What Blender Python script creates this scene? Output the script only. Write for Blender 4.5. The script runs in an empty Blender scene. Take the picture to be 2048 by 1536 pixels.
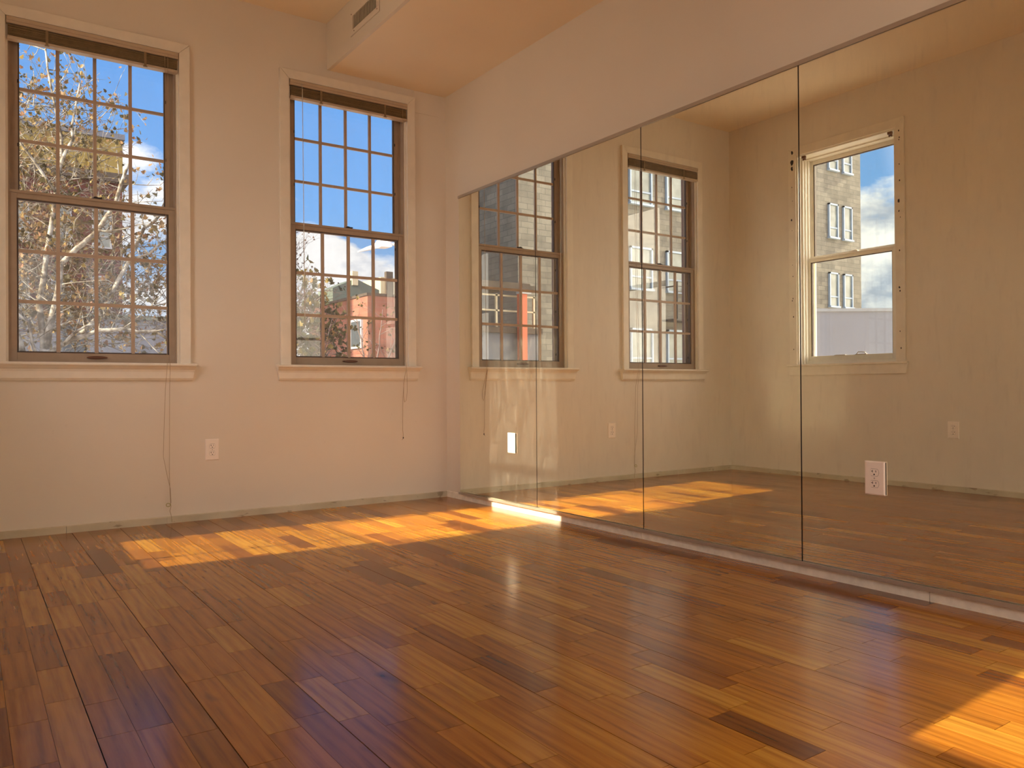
import bpy, bmesh, math, random
from mathutils import Vector, Matrix
R_ = math.radians
scene = bpy.context.scene
COL = scene.collection

# ------------------------------------------------------------------ room constants (metres)
D = 4.46        # back wall plane (y)
RX = 2.571      # mirror wall plane (x)
RM = 2.549      # mirror glass face
LX = -0.253     # left wall plane (x)
REAR = -3.4     # rear wall plane (y), behind the camera
CEIL = 2.8675
SOF_Z, SOF_X = 2.593, 1.767
SUN_K, SUN_T = 0.055, 0.492   # sun: dy/dx and drop/dx

# ------------------------------------------------------------------ helpers
def link(o):
    COL.objects.link(o); return o

def empty(name, loc=(0, 0, 0), rz=0):
    o = bpy.data.objects.new(name, None); o.location = loc; o.rotation_euler = (0, 0, rz)
    o.empty_display_size = .1
    return link(o)

def tag(o, label=None, cat=None, group=None, kind=None):
    if label: o['label'] = label
    if cat: o['category'] = cat
    if group: o['group'] = group
    if kind: o['kind'] = kind
    return o

class MB:
    """collects shapes into one mesh"""
    def __init__(s): s.v = []; s.f = []; s.sm = []
    def quad(s, a, b, c, d, smooth=False):
        n = len(s.v); s.v += [tuple(a), tuple(b), tuple(c), tuple(d)]; s.f.append((n, n+1, n+2, n+3)); s.sm.append(smooth)
    def poly(s, pts, smooth=False):
        n = len(s.v); s.v += [tuple(p) for p in pts]; s.f.append(tuple(range(n, n+len(pts)))); s.sm.append(smooth)
    def box(s, x0, x1, y0, y1, z0, z1):
        if x0 > x1: x0, x1 = x1, x0
        if y0 > y1: y0, y1 = y1, y0
        if z0 > z1: z0, z1 = z1, z0
        n = len(s.v)
        s.v += [(x0,y0,z0),(x1,y0,z0),(x1,y1,z0),(x0,y1,z0),(x0,y0,z1),(x1,y0,z1),(x1,y1,z1),(x0,y1,z1)]
        for q in ((0,3,2,1),(4,5,6,7),(0,1,5,4),(1,2,6,5),(2,3,7,6),(3,0,4,7)):
            s.f.append(tuple(n+i for i in q)); s.sm.append(False)
        return s
    def prism(s, prof, a, b, axis='x'):
        """extrude closed 2-D profile between a and b along an axis; profile is (u,v): x->(y,z) y->(x,z) z->(x,y)"""
        def P(t, u, v):
            return (t, u, v) if axis == 'x' else (u, t, v) if axis == 'y' else (u, v, t)
        n = len(s.v); m = len(prof)
        for u, v in prof: s.v.append(P(a, u, v))
        for u, v in prof: s.v.append(P(b, u, v))
        for i in range(m):
            j = (i+1) % m
            s.f.append((n+i, n+j, n+m+j, n+m+i)); s.sm.append(False)
        s.f.append(tuple(n+i for i in range(m))[::-1]); s.sm.append(False)
        s.f.append(tuple(n+m+i for i in range(m))); s.sm.append(False)
    def tube(s, pts, radii, seg=8, cap=True):
        pts = [Vector(p) for p in pts]
        if not isinstance(radii, (list, tuple)): radii = [radii]*len(pts)
        rings = []; up = Vector((0.13, 0.21, 1)).normalized()
        prev = None
        for i, p in enumerate(pts):
            d = (pts[min(i+1, len(pts)-1)] - pts[max(i-1, 0)])
            if d.length < 1e-9: d = Vector((0, 0, 1))
            d.normalize()
            if prev is None:
                a = d.cross(up)
                if a.length < .05: a = d.cross(Vector((1, 0, 0)))
                a.normalize()
            else:
                a = prev - d*prev.dot(d); a.normalize()
            prev = a; b = d.cross(a)
            n = len(s.v); r = radii[i]
            for k in range(seg):
                t = 2*math.pi*k/seg
                s.v.append(tuple(p + a*math.cos(t)*r + b*math.sin(t)*r))
            rings.append(n)
        for n, m in zip(rings, rings[1:]):
            for k in range(seg):
                j = (k+1) % seg
                s.f.append((n+k, n+j, m+j, m+k)); s.sm.append(True)
        if cap:
            s.f.append(tuple(rings[0]+k for k in range(seg))[::-1]); s.sm.append(False)
            s.f.append(tuple(rings[-1]+k for k in range(seg))); s.sm.append(False)
    def build(s, name, m, parent=None, bevel=0, fix=True):
        me = bpy.data.meshes.new(name)
        me.from_pydata(s.v, [], s.f)
        me.polygons.foreach_set('use_smooth', s.sm)
        if fix:
            bm = bmesh.new(); bm.from_mesh(me); bmesh.ops.recalc_face_normals(bm, faces=bm.faces)
            if bevel:
                bm.to_mesh(me)
            bm.to_mesh(me); bm.free()
        me.materials.append(m); me.update()
        o = bpy.data.objects.new(name, me); link(o)
        if bevel:
            md = o.modifiers.new('bevel', 'BEVEL'); md.width = bevel; md.segments = 2; md.limit_method = 'ANGLE'; md.angle_limit = R_(40)
        if parent is not None: o.parent = parent
        return o

def struct(o): return tag(o, kind='structure')

# ------------------------------------------------------------------ materials
def new_mat(name):
    m = bpy.data.materials.new(name); m.use_nodes = True
    nt = m.node_tree; nt.nodes.clear()
    out = nt.nodes.new('ShaderNodeOutputMaterial')
    return m, nt, out
def N(nt, t, **kw):
    n = nt.nodes.new(t)
    for k, v in kw.items():
        if k in n.inputs.keys() if isinstance(k, str) else False: n.inputs[k].default_value = v
        else: setattr(n, k, v)
    return n
def ramp(nt, fac, stops, interp='LINEAR'):
    r = nt.nodes.new('ShaderNodeValToRGB'); r.color_ramp.interpolation = interp
    el = r.color_ramp.elements
    while len(el) < len(stops): el.new(.5)
    for e, (p, c) in zip(el, stops):
        e.position = p; e.color = (*c, 1) if len(c) == 3 else c
    nt.links.new(fac, r.inputs[0]); return r.outputs[0]
def noise(nt, vec, scale=5, detail=3, rough=.5, dim='3D'):
    n = nt.nodes.new('ShaderNodeTexNoise'); n.noise_dimensions = dim
    n.inputs['Scale'].default_value = scale; n.inputs['Detail'].default_value = detail; n.inputs['Roughness'].default_value = rough
    if vec is not None: nt.links.new(vec, n.inputs['Vector'])
    return n.outputs['Fac']
def mapping(nt, scale=(1,1,1), src='Object', loc=(0,0,0), rot=(0,0,0)):
    tc = nt.nodes.new('ShaderNodeTexCoord'); mp = nt.nodes.new('ShaderNodeMapping')
    mp.inputs['Scale'].default_value = scale; mp.inputs['Location'].default_value = loc; mp.inputs['Rotation'].default_value = rot
    nt.links.new(tc.outputs[src], mp.inputs['Vector']); return mp.outputs[0]
def geo_pos(nt, scale=(1,1,1)):
    g = nt.nodes.new('ShaderNodeNewGeometry'); mp = nt.nodes.new('ShaderNodeMapping'); mp.inputs['Scale'].default_value = scale
    nt.links.new(g.outputs['Position'], mp.inputs['Vector']); return mp.outputs[0]
def mathn(nt, op, a, b=None, clamp=False):
    n = nt.nodes.new('ShaderNodeMath'); n.operation = op; n.use_clamp = clamp
    for i, x in enumerate((a, b)):
        if x is None: continue
        if hasattr(x, 'is_linked') or hasattr(x, 'node'): nt.links.new(x, n.inputs[i])
        else: n.inputs[i].default_value = x
    return n.outputs[0]
def mixc(nt, fac, a, b, mode='MIX'):
    n = nt.nodes.new('ShaderNodeMix'); n.data_type = 'RGBA'; n.blend_type = mode
    for idx, x in ((0, fac), (6, a), (7, b)):
        if hasattr(x, 'node'): nt.links.new(x, n.inputs[idx])
        elif idx == 0: n.inputs[0].default_value = x
        else: n.inputs[idx].default_value = (*x, 1)
    return n.outputs[2]
def bump(nt, h, strength=.2, dist=.01):
    b = nt.nodes.new('ShaderNodeBump'); b.inputs['Strength'].default_value = strength; b.inputs['Distance'].default_value = dist
    nt.links.new(h, b.inputs['Height']); return b.outputs[0]
def principled(nt, out, color=None, rough=.5, metal=0, spec=.5, normal=None, coat=0, coat_rough=.1):
    p = nt.nodes.new('ShaderNodeBsdfPrincipled')
    if color is not None:
        if hasattr(color, 'node'): nt.links.new(color, p.inputs['Base Color'])
        else: p.inputs['Base Color'].default_value = (*color, 1)
    if hasattr(rough, 'node'): nt.links.new(rough, p.inputs['Roughness'])
    else: p.inputs['Roughness'].default_value = rough
    p.inputs['Metallic'].default_value = metal; p.inputs['Specular IOR Level'].default_value = spec
    p.inputs['Coat Weight'].default_value = coat; p.inputs['Coat Roughness'].default_value = coat_rough
    if normal is not None: nt.links.new(normal, p.inputs['Normal'])
    nt.links.new(p.outputs[0], out.inputs[0]); return p
def plain(name, color, rough=.5, metal=0, var=.06, vscale=8, bumps=0, spec=.5):
    m, nt, out = new_mat(name)
    v = geo_pos(nt)
    n = noise(nt, v, vscale, 4)
    dark = tuple(c*(1-var) for c in color); lite = tuple(min(1, c*(1+var)) for c in color)
    col = ramp(nt, n, [(.3, dark), (.7, lite)])
    nrm = bump(nt, noise(nt, v, 180, 2), bumps, .002) if bumps else None
    principled(nt, out, col, rough, metal, spec, nrm)
    return m

WALLC = (.765, .69, .59)
M = {}
def wall_mat(name, c, rough=.55):
    m, nt, out = new_mat(name)
    v = geo_pos(nt)
    big = noise(nt, v, 1.3, 3)
    col = ramp(nt, big, [(.3, tuple(x*.965 for x in c)), (.7, tuple(min(1, x*1.02) for x in c))])
    # sparse scuff marks near the floor and nail specks
    sp = noise(nt, v, 38, 2); scuff = ramp(nt, sp, [(.745, (0,0,0)), (.765, (1,1,1))])
    col = mixc(nt, mathn(nt, 'MULTIPLY', scuff, .08), col, (.42, .33, .25))
    h = mathn(nt, 'ADD', mathn(nt, 'MULTIPLY', noise(nt, v, 2.2, 2), 1.0), mathn(nt, 'MULTIPLY', noise(nt, v, 95, 2), .035))
    principled(nt, out, col, rough, 0, .35, bump(nt, h, .55, .012))
    return m
M['wall'] = wall_mat('wall_paint', WALLC)
M['ceiling'] = wall_mat('ceiling_paint', (.90, .775, .60), .7)
M['trim'] = plain('trim_paint', (.80, .73, .62), .32, var=.04, vscale=14)
M['bronze'] = plain('bronze_frame', (.36, .265, .185), .42, var=.06, vscale=20)
M['bronze_dark'] = plain('bronze_gasket', (.09, .06, .045), .5)
M['muntin'] = plain('muntin_bars', (.44, .33, .245), .4, var=.05)
M['vinyl'] = plain('white_vinyl', (.86, .82, .73), .3, var=.03)
M['blind_rail'] = plain('blind_rail', (.50, .39, .28), .35)
M['blind_slat'] = plain('blind_slats', (.23, .155, .075), .4, var=.15, vscale=30)
M['cord'] = plain('blind_cord', (.42, .31, .20), .8)
M['dark'] = plain('dark_hole', (.018, .013, .01), .6)
M['handle'] = plain('rust_handle', (.13, .045, .015), .4)
M['plate'] = plain('outlet_plastic', (.90, .80, .72), .28, var=.02)
M['vent_shade'] = plain('duct_shadow', (.07, .05, .03), .8)
M['channel'] = plain('mirror_channel_metal', (.50, .44, .38), .3, metal=.55, var=.04)
M['mirror_edge'] = plain('mirror_edge', (.035, .028, .028), .3)

def mat_baseboard():
    m, nt, out = new_mat('worn_baseboard')
    v = geo_pos(nt, (1, 1, 1))
    col = ramp(nt, noise(nt, v, 6, 4), [(.3, (.50, .44, .31)), (.7, (.64, .57, .43))])
    st = geo_pos(nt, (9, 9, 26))
    mask = ramp(nt, noise(nt, st, 1, 3, .6), [(.60, (0,0,0)), (.66, (1,1,1))])
    col = mixc(nt, mathn(nt, 'MULTIPLY', mask, .7), col, (.25, .19, .12))
    principled(nt, out, col, .5, 0, .3, bump(nt, noise(nt, v, 60, 3), .3, .002))
    return m
M['base'] = mat_baseboard()
M['base_mirror'] = plain('pale_baseboard', (.86, .79, .67), .4, var=.1, vscale=25)

def mat_floor():
    m, nt, out = new_mat('strip_oak_floor')
    g = nt.nodes.new('ShaderNodeNewGeometry')
    rnd = g.outputs['Random Per Island']
    wn = nt.nodes.new('ShaderNodeTexWhiteNoise'); wn.noise_dimensions = '1D'; nt.links.new(rnd, wn.inputs['W'])
    r2 = wn.outputs['Value']
    # a different piece of the grain field for each strip
    comb = nt.nodes.new('ShaderNodeCombineXYZ')
    nt.links.new(mathn(nt, 'MULTIPLY', rnd, 37.0), comb.inputs[0]); nt.links.new(mathn(nt, 'MULTIPLY', r2, 53.0), comb.inputs[1])
    add = nt.nodes.new('ShaderNodeVectorMath'); add.operation = 'ADD'
    nt.links.new(g.outputs['Position'], add.inputs[0]); nt.links.new(comb.outputs[0], add.inputs[1])
    def mp(s):
        q = nt.nodes.new('ShaderNodeMapping'); q.inputs['Scale'].default_value = s
        nt.links.new(add.outputs[0], q.inputs['Vector']); return q.outputs[0]
    base = ramp(nt, rnd, [(0, (.15, .046, .008)), (.10, (.23, .075, .010)), (.25, (.31, .115, .012)), (.45, (.36, .142, .014)), (.65, (.36, .133, .013)), (.8, (.40, .168, .017)), (1, (.46, .22, .028))])
    # long flowing grain
    dist = noise(nt, mp((9, 1.1, 1)), 1.6, 3)
    w = nt.nodes.new('ShaderNodeTexWave'); w.wave_type = 'BANDS'; w.bands_direction = 'X'
    w.inputs['Scale'].default_value = 7; w.inputs['Distortion'].default_value = 10; w.inputs['Detail'].default_value = 3
    w.inputs['Detail Scale'].default_value = .9; nt.links.new(mp((1.5, .16, 1)), w.inputs['Vector'])
    fine = noise(nt, mp((120, 5, 1)), 1, 3, .6)
    broad = noise(nt, mp((22, 2.4, 1)), 1, 3, .6)
    gr = mathn(nt, 'ADD', mathn(nt, 'MULTIPLY', w.outputs['Fac'], .13), mathn(nt, 'ADD', mathn(nt, 'MULTIPLY', fine, .42), mathn(nt, 'MULTIPLY', broad, .45)))
    gcol = ramp(nt, gr, [(.34, (.62, .55, .48)), (.48, (.92, .89, .86)), (.62, (1.12, 1.15, 1.16))])
    col = mixc(nt, 1, base, gcol, 'MULTIPLY')
    # dark heartwood streaks and knots
    knot = ramp(nt, noise(nt, mp((13, 4.2, 1)), 1, 2, .45), [(.70, (0,0,0)), (.80, (1,1,1))])
    col = mixc(nt, mathn(nt, 'MULTIPLY', knot, .72), col, (.055, .022, .010))
    streak = ramp(nt, noise(nt, mp((34, 1.3, 1)), 1, 2, .5), [(.66, (0,0,0)), (.76, (1,1,1))])
    col = mixc(nt, mathn(nt, 'MULTIPLY', streak, .22), col, (.10, .036, .014))
    wear = noise(nt, geo_pos(nt), 2.3, 4, .6)
    scr = noise(nt, geo_pos(nt, (160, 14, 1)), 1, 3, .7)
    rgh = mathn(nt, 'ADD', mathn(nt, 'MULTIPLY', wear, .14), mathn(nt, 'ADD', mathn(nt, 'MULTIPLY', scr, .05), .085))
    h = mathn(nt, 'MULTIPLY', noise(nt, geo_pos(nt, (13, 4, 1)), 1, 1), .6)
    principled(nt, out, col, rgh, 0, .42, bump(nt, h, .07, .003))
    return m
M['floor'] = mat_floor()

def mat_mirror():
    m, nt, out = new_mat('mirror_glass')
    gl = nt.nodes.new('ShaderNodeBsdfGlossy'); gl.inputs['Roughness'].default_value = 0
    gl.inputs['Color'].default_value = (.92, .935, .83, 1)
    df = nt.nodes.new('ShaderNodeBsdfDiffuse'); df.inputs['Color'].default_value = (.75, .72, .65, 1)
    v = geo_pos(nt, (1, 1, 1)); v2 = geo_pos(nt, (1, 3.5, 1.4)); 
    a = ramp(nt, noise(nt, v2, 3.2, 6, .75), [(.40, (.012,)*3), (.60, (.04,)*3), (.8, (.08,)*3)])
    b = ramp(nt, noise(nt, geo_pos(nt, (1, 14, 3)), 2.4, 5, .7), [(.55, (0,)*3), (.72, (.06,)*3)])
    mx = nt.nodes.new('ShaderNodeMixShader'); nt.links.new(mathn(nt, 'ADD', a, b), mx.inputs[0])
    nt.links.new(gl.outputs[0], mx.inputs[1]); nt.links.new(df.outputs[0], mx.inputs[2]); nt.links.new(mx.outputs[0], out.inputs[0])
    return m
M['mirror'] = mat_mirror()

def mat_glass(name='window_glass', dust=.02, tint=(.97, .98, .98)):
    m, nt, out = new_mat(name)
    tr = nt.nodes.new('ShaderNodeBsdfTransparent'); tr.inputs[0].default_value = (*tint, 1)
    gl = nt.nodes.new('ShaderNodeBsdfGlossy'); gl.inputs['Roughness'].default_value = 0
    fr = nt.nodes.new('ShaderNodeFresnel'); gb = nt.nodes.new('ShaderNodeNewGeometry')
    nt.links.new(mathn(nt, 'SUBTRACT', 1.45, mathn(nt, 'MULTIPLY', gb.outputs['Backfacing'], 1.45-1/1.45)), fr.inputs[0])   # same sheen from both faces of the pane
    df = nt.nodes.new('ShaderNodeBsdfDiffuse'); df.inputs[0].default_value = (.7, .7, .7, 1)
    m1 = nt.nodes.new('ShaderNodeMixShader'); nt.links.new(fr.outputs[0], m1.inputs[0])
    nt.links.new(tr.outputs[0], m1.inputs[1]); nt.links.new(gl.outputs[0], m1.inputs[2])
    m2 = nt.nodes.new('ShaderNodeMixShader')
    d = ramp(nt, noise(nt, geo_pos(nt, (3, 3, 1)), 3, 5, .7), [(.35, (dust*.4,)*3), (.75, (dust*1.8,)*3)])
    nt.links.new(d, m2.inputs[0]); nt.links.new(m1.outputs[0], m2.inputs[1]); nt.links.new(df.outputs[0], m2.inputs[2])
    nt.links.new(m2.outputs[0], out.inputs[0]); return m
M['glass'] = mat_glass()
def mat_screen():
    m, nt, out = new_mat('insect_screen')
    tr = nt.nodes.new('ShaderNodeBsdfTransparent'); df = nt.nodes.new('ShaderNodeBsdfDiffuse'); df.inputs[0].default_value = (.62, .60, .62, 1)
    mx = nt.nodes.new('ShaderNodeMixShader')
    v = geo_pos(nt); d = ramp(nt, noise(nt, v, 2.2, 5, .7), [(.3, (.13,)*3), (.75, (.23,)*3)])
    nt.links.new(d, mx.inputs[0]); nt.links.new(tr.outputs[0], mx.inputs[1]); nt.links.new(df.outputs[0], mx.inputs[2]); nt.links.new(mx.outputs[0], out.inputs[0])
    return m
M['screen'] = mat_screen()

def brick_mat(name, c1, c2, mortar, w=.22, h=.075, var=1, rough=.85, msize=.010, rot=None):
    m, nt, out = new_mat(name)
    tc = nt.nodes.new('ShaderNodeTexCoord')
    sep = nt.nodes.new('ShaderNodeSeparateXYZ'); nt.links.new(tc.outputs['Object'], sep.inputs[0])
    s = mathn(nt, 'ADD', sep.outputs[0], sep.outputs[1])
    cb = nt.nodes.new('ShaderNodeCombineXYZ'); nt.links.new(s, cb.inputs[0]); nt.links.new(sep.outputs[2], cb.inputs[1])
    b = nt.nodes.new('ShaderNodeTexBrick'); nt.links.new(cb.outputs[0], b.inputs['Vector'])
    b.inputs['Scale'].default_value = 1; b.inputs['Brick Width'].default_value = w; b.inputs['Row Height'].default_value = h
    b.inputs['Mortar Size'].default_value = msize; b.inputs['Mortar Smooth'].default_value = .3
    b.inputs['Color1'].default_value = (*c1, 1); b.inputs['Color2'].default_value = (*c2, 1); b.inputs['Mortar'].default_value = (*mortar, 1)
    n = noise(nt, geo_pos(nt), 1.7, 5, .65)
    col = mixc(nt, 1, b.outputs['Color'], ramp(nt, n, [(.3, (.78,)*3), (.7, (1.15,)*3)]), 'MULTIPLY')
    principled(nt, out, col, rough, 0, .2, bump(nt, b.outputs['Fac'], -.35, .02))
    return m
M['stone'] = brick_mat('grey_stone_blocks', (.25, .235, .20), (.175, .165, .145), (.13, .125, .115), .52, .21, msize=.012)
M['red_brick'] = brick_mat('dark_red_brick', (.10, .034, .032), (.14, .048, .04), (.13, .085, .08), .4, .13)
M['orange_brick'] = brick_mat('orange_brick', (.24, .10, .072), (.29, .125, .09), (.25, .15, .12), .5, .16)
M['reveal_brick'] = plain('plum_masonry', (.20, .13, .125), .9, var=.12)
M['ochre'] = plain('ochre_panel', (.27, .20, .055), .8, var=.15, vscale=2)
M['grey_stucco'] = plain('grey_blue_stucco', (.13, .145, .18), .9, var=.12, vscale=3)
M['white_wall'] = plain('white_parapet', (.30, .31, .36), .85, var=.03, vscale=1.5)
M['cream'] = plain('cream_wall', (.50, .44, .30), .85)
M['green_roof'] = plain('weathered_roof', (.10, .13, .11), .8)
M['win_white'] = plain('white_window_frame', (.38, .40, .43), .6)
M['win_blue'] = plain('pale_blue_window_frame', (.33, .42, .55), .6)
M['pane'] = plain('far_pane', (.24, .27, .25), .25, var=.25, vscale=2.2)
M['pane_dark'] = plain('dark_pane', (.06, .075, .09), .2, var=.3)
M['orange_post'] = plain('orange_post', (.55, .13, .06), .6, var=.1)
M['rail'] = plain('cream_railing', (.5, .45, .33), .6)
M['dark_wood'] = plain('dark_timber', (.07, .055, .045), .8, var=.3)
M['iron'] = plain('black_iron', (.03, .03, .035), .6)
M['lamp_white'] = plain('white_lamp_metal', (.82, .83, .86), .4)
M['pale_ground'] = plain('pale_bounce_ground', (.72, .63, .51), .9)  # unseen ground, made this pale to bounce sunlight up to the ceiling
M['roof'] = plain('roof_membrane', (.2, .2, .2), .9)
def mat_bark():
    m, nt, out = new_mat('plane_tree_bark')
    col = ramp(nt, noise(nt, geo_pos(nt), 9, 3, .6), [(.40, (.085, .07, .05)), (.50, (.22, .20, .165)), (.64, (.42, .41, .36))])
    principled(nt, out, col, .8, 0, .2); return m
M['bark'] = mat_bark()
M['bark_dark'] = plain('grey_twig_bark', (.16, .12, .11), .9, var=.2)
def mat_leaf(name, stops):
    m, nt, out = new_mat(name)
    g = nt.nodes.new('ShaderNodeNewGeometry')
    col = ramp(nt, g.outputs['Random Per Island'], stops)
    p = nt.nodes.new('ShaderNodeBsdfPrincipled'); nt.links.new(col, p.inputs['Base Color']); p.inputs['Roughness'].default_value = .6; p.inputs['Specular IOR Level'].default_value = .25
    t = nt.nodes.new('ShaderNodeBsdfTranslucent'); nt.links.new(col, t.inputs[0])
    mx = nt.nodes.new('ShaderNodeMixShader'); mx.inputs[0].default_value = .35
    nt.links.new(p.outputs[0], mx.inputs[1]); nt.links.new(t.outputs[0], mx.inputs[2]); nt.links.new(mx.outputs[0], out.inputs[0]); return m
M['leaf'] = mat_leaf('autumn_leaves', [(0, (.05, .045, .025)), (.3, (.12, .10, .04)), (.55, (.19, .125, .065)), (.75, (.26, .14, .08)), (.88, (.32, .24, .07)), (1, (.42, .30, .17))])
M['leaf_green'] = mat_leaf('olive_leaves', [(0, (.025, .03, .014)), (.5, (.06, .06, .025)), (.8, (.12, .09, .035)), (.94, (.25, .19, .05)), (1, (.32, .18, .07))])
M['leaf_dark'] = mat_leaf('dry_brown_leaves', [(0, (.05, .035, .03)), (.5, (.12, .07, .055)), (1, (.22, .12, .08))])

# ------------------------------------------------------------------ the floor: staggered strips, three to a plank
rng = random.Random(11)
def build_floor():
    mb = MB()
    W = .07143; x0 = .215 - W*8
    i = 0; x = x0
    while x < RX + .02:
        a = x; b = x + W
        seam = .0011 if i % 3 == (8 % 3) else .00035     # the wider groove falls between planks
        seam2 = .0011 if (i+1) % 3 == (8 % 3) else .00035
        y = REAR - .05 - rng.random()*.4
        while y < D + .02:
            L = rng.choice((.22, .27, .31, .36, .42, .48, .55))*(1 + rng.uniform(-.1, .1))
            y1 = min(y + L, D + .03)
            dz = [rng.uniform(-.00012, .00012) for _ in range(4)]
            pa, pb = a + seam, b - seam2
            ya, yb = y + .0006, y1 - .0006
            cx0, cx1 = max(pa, LX-.02), min(pb, RX+.02)
            if cx1 > cx0 and yb > REAR-.02:
                ya = max(ya, REAR-.02)
                n = len(mb.v)
                mb.v += [(cx0,ya,dz[0]),(cx1,ya,dz[1]),(cx1,yb,dz[2]),(cx0,yb,dz[3]),(cx0,ya,-.004),(cx1,ya,-.004),(cx1,yb,-.004),(cx0,yb,-.004)]
                for q in ((0,1,2,3),(4,5,1,0),(5,6,2,1),(6,7,3,2),(7,4,0,3)):
                    mb.f.append(tuple(n+k for k in q)); mb.sm.append(False)
            y = y1
        x = b; i += 1
    o = mb.build('floor', M['floor'], fix=False); struct(o)
    sub = MB(); sub.box(LX-.3, RX+.3, REAR-.3, D+.3, -.3, -.004)
    s = sub.build('floor_subfloor', M['dark']); s.parent = o
    return o
build_floor()

# ------------------------------------------------------------------ walls with openings
def wall_panel(name, mat, axis, face, thick, a0, a1, z0, z1, holes, parent=None):
    """axis 'y': wall in the xz plane with its room face at y=face, going outwards by thick. holes (a0,a1,z0,z1)"""
    mb = MB()
    A = sorted({a0, a1, *[h[0] for h in holes], *[h[1] for h in holes]}); Z = sorted({z0, z1, *[h[2] for h in holes], *[h[3] for h in holes]})
    def P(a, d, z): return (a, face + d, z) if axis == 'y' else (face + d, a, z)
    for i in range(len(A)-1):
        for j in range(len(Z)-1):
            ca, cz = (A[i]+A[i+1])/2, (Z[j]+Z[j+1])/2
            if any(h[0] < ca < h[1] and h[2] < cz < h[3] for h in holes): continue
            for d in (0, thick):
                mb.quad(P(A[i], d, Z[j]), P(A[i+1], d, Z[j]), P(A[i+1], d, Z[j+1]), P(A[i], d, Z[j+1]))
    for h in list(holes) + [(a0, a1, z0, z1)]:
        mb.quad(P(h[0],0,h[2]), P(h[0],thick,h[2]), P(h[0],thick,h[3]), P(h[0],0,h[3]))
        mb.quad(P(h[1],0,h[2]), P(h[1],thick,h[2]), P(h[1],thick,h[3]), P(h[1],0,h[3]))
        mb.quad(P(h[0],0,h[2]), P(h[0],thick,h[2]), P(h[1],thick,h[2]), P(h[1],0,h[2]))
        mb.quad(P(h[0],0,h[3]), P(h[0],thick,h[3]), P(h[1],thick,h[3]), P(h[1],0,h[3]))
    me_o = mb.build(name, mat, parent, fix=False)
    bm = bmesh.new(); bm.from_mesh(me_o.data); bmesh.ops.remove_doubles(bm, verts=bm.verts, dist=1e-5); bmesh.ops.recalc_face_normals(bm, faces=bm.faces); bm.to_mesh(me_o.data); bm.free()
    return me_o

W1 = (.159, .936, .842, 2.4905)
W2 = (1.532, 2.287, .842, 2.4875)
W3 = (3.00, 3.80, .87, 2.50)      # left wall, seen in the mirror
W4 = (-.04, .787, .87, 2.50)      # left wall, beside the camera: throws the sun patch at lower right
W5 = (-2.6, -1.8, .87, 2.50)      # left wall, behind the camera: unseen, added to let in fill daylight
W6 = (.2, 1.15, .5, 2.6)          # rear wall: unseen, added for fill daylight
W7 = (1.35, 2.3, .5, 2.6)  # second unseen rear window, likewise added for fill
T1, T2, TL = .12, .165, .228
H = CEIL + .02
wb = struct(wall_panel('wall_back', M['wall'], 'y', D, T1, LX-.2, RX+.2, -.02, H, [W1, W2]))
big = lambda h, e=.03: (h[0]-e, h[1]+e, h[2]-e, h[3]+e)
o = wall_panel('outer_masonry', M['reveal_brick'], 'y', D+T1, T2-T1, LX-TL, RX+.48, -4.5, 3.9, [big(W1, .0), big(W2, .0)], wb)
wl = struct(wall_panel('wall_left', M['wall'], 'x', LX, -T1, REAR-.2, D+T1, -.02, H, [W3, W4, W5]))
def lout(h): return (h[0]-.01, h[1]+.03, h[2]-.03, h[3]+.0)
wall_panel('outer_masonry', M['reveal_brick'], 'x', LX-T1, -(TL-T1), REAR-.4, D+T2, -4.5, 3.9, [lout(W3), lout(W4), lout(W5)], wl)
wr = struct(wall_panel('wall_right', M['wall'], 'x', RX, .2, REAR-.2, D+T1, -.02, H, []))
wz = struct(wall_panel('wall_rear', M['wall'], 'y', REAR, -T1, LX-.2, RX+.2, -.02, H, [W6, W7]))
mb = MB(); mb.box(LX-.1, RX+.1, REAR-.1, D+.1, CEIL, CEIL+.25)
struct(mb.build('ceiling', M['ceiling']))
mb = MB(); mb.box(LX-.48, RX+.48, REAR-.4, D+T2, CEIL+.26, CEIL+.5)
struct(mb.build('roof_slab', M['roof']))
# boxed duct along the mirror wall: side face in wall paint, underside like the ceiling
mb = MB(); mb.quad((SOF_X, REAR, SOF_Z), (SOF_X, D, SOF_Z), (SOF_X, D, CEIL), (SOF_X, REAR, CEIL))
mb.quad((SOF_X, REAR, CEIL), (SOF_X, D, CEIL), (SOF_X+.02, D, CEIL), (SOF_X+.02, REAR, CEIL))
mb.quad((SOF_X+.02, REAR, SOF_Z), (SOF_X+.02, D, SOF_Z), (SOF_X+.02, D, CEIL), (SOF_X+.02, REAR, CEIL))
mb.quad((SOF_X, REAR, SOF_Z), (SOF_X, D, SOF_Z), (SOF_X+.02, D, SOF_Z), (SOF_X+.02, REAR, SOF_Z))
sof = struct(mb.build('ceiling_soffit', M['wall']))
mb = MB(); mb.box(SOF_X+.0202, RX+.001, REAR+.001, D-.001, SOF_Z, SOF_Z+.02)
mb.build('underside', M['ceiling'], sof)

# thin patched panel in the top corner of the back wall
mb = MB(); mb.box(2.345, 2.552, D-.003, D+.001, 2.455, SOF_Z-.001)
struct(mb.build('trim_1', M['wall'], bevel=.0012))

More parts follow.
